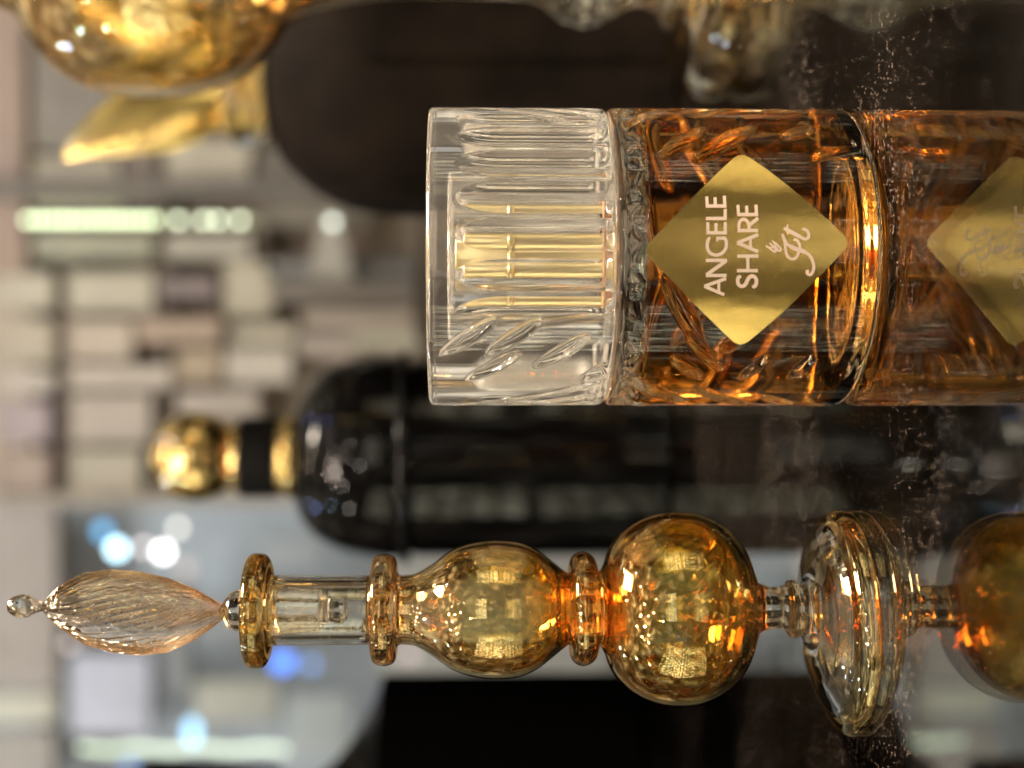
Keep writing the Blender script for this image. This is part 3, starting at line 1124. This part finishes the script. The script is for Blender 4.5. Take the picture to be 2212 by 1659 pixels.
# leaf petals: lofted with a raised midrib
spine_pts = [(484, 212), (430, 226), (370, 243), (310, 262), (250, 285), (195, 312), (150, 338), (132, 347)]
widths = [62, 84, 92, 84, 66, 44, 20, 2]
LEAFG = principled('leaf_gold', (0.93, 0.70, 0.25), 0.22, 1.0, noise_scale=40, noise_amt=0.1, bump=0.5)
for sgn, nm in ((1, 'petal'), (-1, 'petal')):
    sp3 = catmull([(-(y - 170) * kr * sgn, zpx(x, YR), w * kr) for (x, y), w in zip(spine_pts, widths)], 5)
    V, Fs = [], []
    nn_ = 16
    for i, q in enumerate(sp3):
        q0, q1 = sp3[max(i - 1, 0)], sp3[min(i + 1, len(sp3) - 1)]
        tx, tz = q1[0] - q0[0], q1[1] - q0[1]
        L = math.hypot(tx, tz) + 1e-9
        nx, nz = -tz / L, tx / L
        for k in range(nn_):
            a = 2 * PI * k / nn_
            w = q[2] * math.cos(a)
            dpt = 0.30 * q[2] * math.copysign(abs(math.sin(a)) ** 1.5, math.sin(a))
            V.append((q[0] + nx * w, -dpt - 0.25 * w * sgn, q[1] + nz * w))
    for i in range(len(sp3) - 1):
        for k in range(nn_):
            k2 = (k + 1) % nn_
            Fs.append((i * nn_ + k, (i + 1) * nn_ + k, (i + 1) * nn_ + k2, i * nn_ + k2))
    Fs.append(tuple(range(nn_)))
    Fs.append(tuple((len(sp3) - 1) * nn_ + k for k in reversed(range(nn_))))
    po = mesh_obj(nm, V, Fs, LEAFG, ROOTR, True, 40)
    bmx = bmesh.new()
    bmx.from_mesh(po.data)
    bmesh.ops.recalc_face_normals(bmx, faces=bmx.faces)
    bmx.to_mesh(po.data)
    bmx.free()

# ================================================================== BLACK DOME BOTTLE
YD = 0.712
CXD = P(1500, 986, YD).x
ROOTD = empty('black_bottle', (CXD, YD, 0), 'glossy black domed bottle with a gold ball stopper and flanged shoulder', 'perfume bottle')
kd = YD / F
BLK = principled('black_lacquer', (0.0028, 0.0026, 0.0026), 0.03, 0.0, 0.30)
MBLK = principled('matt_black', (0.007, 0.0065, 0.006), 0.55, 0.0, 0.12)
zd = lambda x: zpx(x, YD)
body = rounded([(218 * kd, zd(866)), (229 * kd, zd(866)), (233 * kd, zd(876)), (229 * kd, zd(888)), (209 * kd, zd(890)), (209 * kd, zd(896)), (213 * kd, zd(900)), (213 * kd, 0.0), (0, 0.0)], 0.0022, 5)
body = [(0, zd(866))] + body
lathe('bottle_body', [body], BLK, ROOTD, 200, sharp=60)
dome = pxprof([(636, 0.0), (636, 60), (637, 88), (642, 105), (655, 136), (680, 168), (720, 194), (765, 209), (820, 217), (866, 218)], YD, 6)
lathe('dome', [dome], BLK, ROOTD, 200)
lathe('gold_band', [rounded([(0, zd(604)), (82 * kd, zd(604)), (84 * kd, zd(620)), (92 * kd, zd(626)), (92 * kd, zd(635)), (0, zd(635))], .0008, 4)], GOLD, ROOTD, 96)
lathe('black_collar', [rounded([(0, zd(521)), (86 * kd, zd(521)), (86 * kd, zd(604) + .0002), (0, zd(604) + .0002)], .0010, 4)], MBLK, ROOTD, 96)
zc = zd(424)
rb = 98 * kd
ball = [(rb * math.sin(a), zc + rb * math.cos(a)) for a in np.linspace(0, PI * 0.80, 40)]
ball[0] = (0, ball[0][1])
ball += [(72 * kd, zd(504)), (76 * kd, zd(510)), (76 * kd, zd(521) + .0002), (0, zd(521) + .0002)]
lathe('ball_stopper', [ball], principled('mirror_gold', (0.90, 0.66, 0.28), 0.045, 1.0), ROOTD, 128, sharp=50)

# ================================================================== BLACK BOTTLE WITH CLEAR FLARED SHOULDER (left edge)
YE = 0.83
CXE = P(1500, 1755, YE).x
ROOTE = empty('black_bottle', (CXE, YE, 0), 'wide black bottle with a clear edged sloping shoulder at the picture edge', 'perfume bottle')
ke = YE / F
ze = lambda x: zpx(x, YE)
sh = pxprof([(600, 62), (640, 66), (672, 78), (704, 102), (725, 120), (750, 150), (780, 193), (801, 236), (826, 300)], YE, 6)
black = [(0, ze(822))] + rounded([(0.5 * 300 * ke, ze(822)), (300 * ke, ze(827)), (300 * ke, 0.0), (0, 0.0)], 0.003, 5)
DULL = principled('dull_black', (0.003, 0.0026, 0.0024), 0.8, 0.0, 0.0)
lathe('bottle_body', [black], DULL, ROOTE, 200, sharp=60)
EDGE = principled('black_glass_shoulder', (0.003, 0.0026, 0.0024), 0.04, 0.0, 0.5)
for n_ in EDGE.node_tree.nodes:
    if n_.type == 'BSDF_PRINCIPLED':
        n_.inputs['IOR'].default_value = 1.07
lathe('shoulder', [[(0, ze(600))] + sh + [(300 * ke, ze(829)), (0, ze(829))]], EDGE, ROOTE, 200, sharp=60)
lathe('stopper', [rounded([(0, ze(282)), (96 * ke, ze(282)), (124 * ke, ze(312)), (122 * ke, ze(380)), (112 * ke, ze(520)), (106 * ke, ze(584)), (0, ze(584))], .002, 5)], MBLK, ROOTE, 96)
lathe('stopper_bead', [rounded([(0, ze(585)), (108 * ke, ze(586)), (114 * ke, ze(592)), (108 * ke, ze(599)), (0, ze(600) + 0.0004)], .001, 4)], BLK, ROOTE, 96)

# ================================================================== BACKGROUND SHOP
KB = 0.75
_mats = {}


def bgmat(hexc, rough=0.6, k=None):
    if (hexc, rough) not in _mats:
        c = [x * 0.68 + y * 0.32 for x, y in zip(lin(hexc), lin('#9c9284'))]
        _mats[(hexc, rough)] = principled('carton_' + hexc.strip('#'), tuple(min(0.88, x / (k or KB)) for x in c), rough, noise_scale=18, noise_amt=0.10)
    return _mats[(hexc, rough)]


YS = 2.1


def carton(x0, x1, y0, y1, hexc, label, Y=YS, depth=0.07, name='perfume_box', cat='box', group='boxes standing on the background shelves', band=None):
    a, b_ = P(x0, y1, Y), P(x1, y0, Y)   # a: top-left in world (higher z)
    xlo, xhi = a.x, b_.x
    zhi, zlo = a.z, b_.z
    root = empty(name, ((xlo + xhi) / 2, Y + depth / 2, zlo), label, cat, group)
    w, h = xhi - xlo, zhi - zlo
    bm_obj('carton', box_bm(w, depth, h, (0, 0, h / 2), min(w, h) * 0.04), bgmat(hexc), root)
    # printed front panel, a hair proud of the board
    bm_obj('front_panel', box_bm(w * 0.74, 0.001, h * 0.66, (0, -depth / 2 - 0.0006, h * 0.5)), bgmat(band or hexc, 0.4), root)
    return root


# shelf unit: back panel, uprights, shelves
unit = empty('shelf_unit', (0.25, 2.24, -0.8), 'tall beige shop shelving unit holding blurred boxes behind the bottles', 'shelf unit')
bk0, bk1 = P(0, 1085, 2.24), P(0, -400, 2.24)
bw = bk1.x - bk0.x
bm_obj('back_panel', box_bm(bw, 0.02, 2.1, ((bk0.x + bk1.x) / 2 - 0.25, 0.0, 1.05)), bgmat('#a89c8c'), unit)
for xx in (62, 140, 350, 560, 900):
    z = zpx(xx, 2.11)
    bm_obj('shelf', box_bm(bw - 0.05, 0.11, 0.007, ((bk0.x + bk1.x) / 2 - 0.25, -0.0655, z + 0.8)), bgmat('#83786d'), unit)
for yy, hx, ww in ((408, '#3c3e3f', 0.030), (1078, '#8f8a80', 0.016), (-380, '#8f8a80', 0.02)):
    p = P(500, yy, 2.08)
    bm_obj('upright', box_bm(ww, 0.05, 2.08, (p.x - 0.25, -0.14, 1.04)), bgmat(hx), unit)

B = [
    (-40, 58, -60, 600, '#917c6e', 'pinkish brown board high up beside the gold leaf stopper'),
    (68, 250, 40, 325, '#6e6d66', 'dark grey green box above the gold leaf stopper'),
    (70, 258, 338, 386, '#a8a491', 'cream box just above the dark upright, near the light string'),
    (262, 344, 322, 386, '#5d544f', 'dark brown box between two cream boxes by the dark upright'),
    (356, 545, 300, 390, '#b6b2a0', 'cream carton left of the collar of the brown bottle'),
    (560, 735, 322, 420, '#4d4e4a', 'dark olive box partly behind the brown bottle shoulder'),
    (70, 262, 424, 452, '#a9ad92', 'thin pale green box beside the upper light string'),
    (262, 344, 426, 452, '#4c4844', 'thin dark box beside the upper light string'),
    (70, 332, 500, 560, '#949885', 'sage green box below the upper light string'),
    (358, 545, 504, 560, '#aaa89c', 'grey white box below the light string, beside the sage box'),
    (566, 800, 430, 488, '#6c6a5c', 'khaki box under the shoulder of the brown bottle'),
    (566, 900, 560, 600, '#4f5a5f', 'slate blue box left of the clear cap'),
    (590, 898, 604, 655, '#57534e', 'charcoal box left of the clear cap, under the slate one'),
    (-10, 118, 588, 672, '#b4b09e', 'cream box at the top edge beyond the shelf line'),
    (146, 335, 586, 676, '#b5b19f', 'wide cream box between the purple box and the shelf line'),
    (340, 470, 596, 648, '#675a60', 'dull purple box in the middle of the shelves'),
    (482, 592, 562, 682, '#b6b29c', 'upright cream box beside the charcoal box'),
    (-10, 120, 690, 790, '#aaa390', 'beige box at the top edge under the cream one'),
    (146, 290, 690, 780, '#b9ad9c', 'pale pinkish beige box in the middle row'),
    (292, 480, 684, 744, '#a28d7a', 'light brown box in the middle row'),
    (500, 640, 700, 742, '#bbb6a0', 'pale yellow box left of the clear cap, lower part'),
    (650, 895, 668, 712, '#a3978a', 'long taupe box touching the outline of the clear cap'),
    (760, 905, 716, 752, '#b8b8a0', 'pale green white box just above the black dome'),
    (146, 372, 788, 842, '#bbb4a8', 'off white box over the gold ball stopper'),
    (376, 478, 752, 828, '#a08f75', 'ochre brown box above the gold ball stopper'),
    (484, 632, 752, 830, '#c4bfb2', 'brightest white box above the black dome'),
    (640, 770, 722, 772, '#a59a90', 'taupe box above the black dome'),
    (-10, 118, 800, 852, '#b2ada4', 'grey white box at the top edge, middle height'),
    (-10, 112, 866, 960, '#958a92', 'mauve box at the top edge left of the gold ball'),
    (150, 330, 850, 960, '#aaa398', 'warm grey box left of the gold ball stopper'),
    (-10, 112, 972, 1070, '#8e7d74', 'brown box at the top edge, lowest of its column'),
    (150, 310, 968, 1072, '#a29f8d', 'olive grey box left of the gold ball stopper, lower one'),
    (380, 560, 842, 900, '#a9a298', 'warm grey box right behind the gold ball stopper'),
    (380, 600, 1020, 1072, '#a8a599', 'light grey box beneath the gold ball stopper'),
]
for (x0, x1, y0, y1, hx, lab_) in B:
    carton(x0 + 3, x1 - 3, y0 + 2, y1 - 2, hx, lab_)

# pale pyramid-shaped stopper box on the slate box
pz, pb = P(712, 492, 1.5), P(712, 565, 1.5)
pa, pc = P(640, 530, 1.5), P(790, 530, 1.5)
bm = bmesh.new()
bmesh.ops.create_cone(bm, segments=4, radius1=0.032, radius2=0.012, depth=0.07, cap_ends=True)
bmesh.ops.rotate(bm, verts=bm.verts, matrix=Matrix.Rotation(PI / 4, 3, 'Z'))
bmesh.ops.rotate(bm, verts=bm.verts, matrix=Matrix.Rotation(PI / 2, 3, 'Y'))
po = bm_obj('gift_box', bm, bgmat('#a3a298'))
po.location = P(716, 530, 2.05)
po.scale = (1.38, 1.38, 1.38)
tag(po, 'pale tapered gift box in front of the slate blue box', 'box')

# far part of the shop, seen past the shelf unit
wl = bm_obj('wall', box_bm(9.0, 0.04, 5.0, (-1.0, 5.12, 1.69)), bgmat('#8b98a2', 0.5, 0.66))
tag(wl, kind='structure')
YF = 4.9
Bf = [
    (-60, 128, 1090, 1490, '#8a7d74', 'brown display panel at the top edge far behind'),
    (-60, 118, 1500, 1562, '#b9b49e', 'cream board at the top edge behind the leaf stopper'),
    (-60, 118, 1580, 1720, '#8f867e', 'taupe panel in the top picture corner'),
    (150, 330, 1412, 1590, '#aeb0bd', 'pale lilac panel beneath the twisted leaf stopper'),
    (420, 660, 1290, 1380, '#7d8489', 'slate panel behind the bottle neck'),
    (690, 860, 1090, 1180, '#7d7a80', 'grey violet panel beside the black dome'),
    (420, 600, 1470, 1560, '#a9a99c', 'cream panel under the blue light'),
    (620, 760, 1500, 1640, '#a6b0b0', 'pale teal panel by the sloping shoulder'),
    (360, 410, 1250, 1500, '#6c7478', 'narrow dark panel behind the leaf stopper base'),
    (560, 700, 1150, 1230, '#97a2a8', 'pale blue panel beside the neck ring'),
    (820, 1330, 1190, 1470, '#a8a8a2', 'light grey panel behind the gold bulbs'),
]
for (x0, x1, y0, y1, hx, lab_) in Bf:
    carton(x0, x1, y0, y1, hx, lab_, Y=YF, depth=0.05, name='display_board', cat='display board', group='display panels on the far wall')


def emis(name, col, s):
    m, t, o = newmat(name)
    e = N(t, 'ShaderNodeEmission')
    e.inputs[0].default_value = (*col, 1)
    e.inputs[1].default_value = s
    t.links.new(e.outputs[0], o.inputs[0])
    return m


def spot(xi, yi, rpx, col, s, label, Y=4.2, ey=1.0):
    p = P(xi, yi, Y)
    root = empty('shop_light', p, label, 'light', 'lights glowing in the far shop')
    r = rpx * Y / F * (0.72 if Y > 3 else 1.0)
    bm = bmesh.new()
    bmesh.ops.create_uvsphere(bm, u_segments=20, v_segments=12, radius=r)
    for v in bm.verts:
        v.co.x *= ey
        v.co.y *= 0.5
    bm_obj('lamp_bulb', bm, emis('lamp_glow', col, s), root, True)
    bm = bmesh.new()
    bmesh.ops.create_cone(bm, segments=24, radius1=r * 1.05, radius2=r * 0.7, depth=r * 1.2, cap_ends=True)
    bmesh.ops.rotate(bm, verts=bm.verts, matrix=Matrix.Rotation(-PI / 2, 3, 'X'))
    for v in bm.verts:
        v.co.y += r * 1.15
        v.co.x *= ey
    bm_obj('lamp_housing', bm, bgmat('#707070'), root)


spot(252, 1186, 20, (0.55, 0.85, 1.0), 6, 'brightest cyan white light above the leaf stopper')
spot(222, 1148, 22, (0.2, 0.6, 1.0), 1.6, 'soft cyan light behind the brightest one')
spot(310, 1182, 12, (1.0, 0.90, 0.88), 3.2, 'white light second of the bright row')
spot(352, 1192, 16, (1.0, 0.98, 0.94), 8, 'intense white light at the end of the bright row')
spot(384, 1140, 12, (1.0, 0.96, 0.84), 3.4, 'creamy light nearest the gold ball stopper')
spot(402, 1228, 22, (1.0, 0.88, 0.82), 0.75, 'dim pinkish light touching the leaf stopper')
spot(152, 1390, 16, (1.0, 0.85, 0.76), 1.4, 'dim peach light below the leaf stopper')
spot(610, 1430, 34, (0.12, 0.30, 1.0), 2.2, 'wide deep blue light under the bottle neck', ey=0.8)
spot(672, 1436, 16, (0.25, 0.48, 1.0), 1.5, 'small blue light beside the wide blue one')
spot(415, 1580, 18, (0.38, 0.72, 1.0), 2.6, 'tall light blue light near the black stopper', ey=2.0)
spot(885, 1412, 22, (1.0, 0.80, 0.76), 0.75, 'pale pink light under the lower neck ring')
spot(280, 1655, 16, (0.2, 0.45, 1.0), 1.2, 'blue light by the black stopper top')

# string of little lamps running up in front of the shelves
ls = empty('light_string', P(540, 475, 2.03), 'vertical string of small greenish white lamps on the shelves', 'light string')


def lamp_parts(root, pts, r, mat):
    bm = bmesh.new()
    bmesh.ops.create_uvsphere(bm, u_segments=12, v_segments=8, radius=r)
    first = bm_obj('lamp', bm, mat, root, True)
    first.location = pts[0] - root.location
    for q in pts[1:]:
        d = first.copy()
        C.objects.link(d)
        d.parent = root
        d.location = q - root.location


lamp_parts(ls, [P(x, 475, 2.03) for x in range(60, 342, 21)], 0.0050, emis('string_glow', (0.86, 1.0, 0.62), 4.2))
lamp_parts(ls, [P(x, 476, 2.03) for x in (385, 440, 470, 518)], 0.0050, emis('string_glow_dim', (0.9, 1.0, 0.72), 4.5))
p0, p1 = P(50, 475, 2.033) - ls.location, P(560, 475, 2.033) - ls.location
bm_obj('lamp_rail', box_bm(0.010, 0.004, p0.z - p1.z, (0, 0.010, (p0.z + p1.z) / 2), 0.001), bgmat('#a8ac90'), ls)
spot(718, 480, 9, (0.92, 1.0, 0.85), 3.0, 'single small white light next to the brown bottle', Y=1.98)
ls2 = empty('light_string', P(540, 1618, 2.2), 'faint string of lamps beside the black stopper', 'light string')
lamp_parts(ls2, [P(x, 1618 + 3 * math.sin(x), 2.2) for x in range(180, 620, 18)], 0.006, emis('string_glow_faint', (0.85, 1.0, 0.75), 1.6))
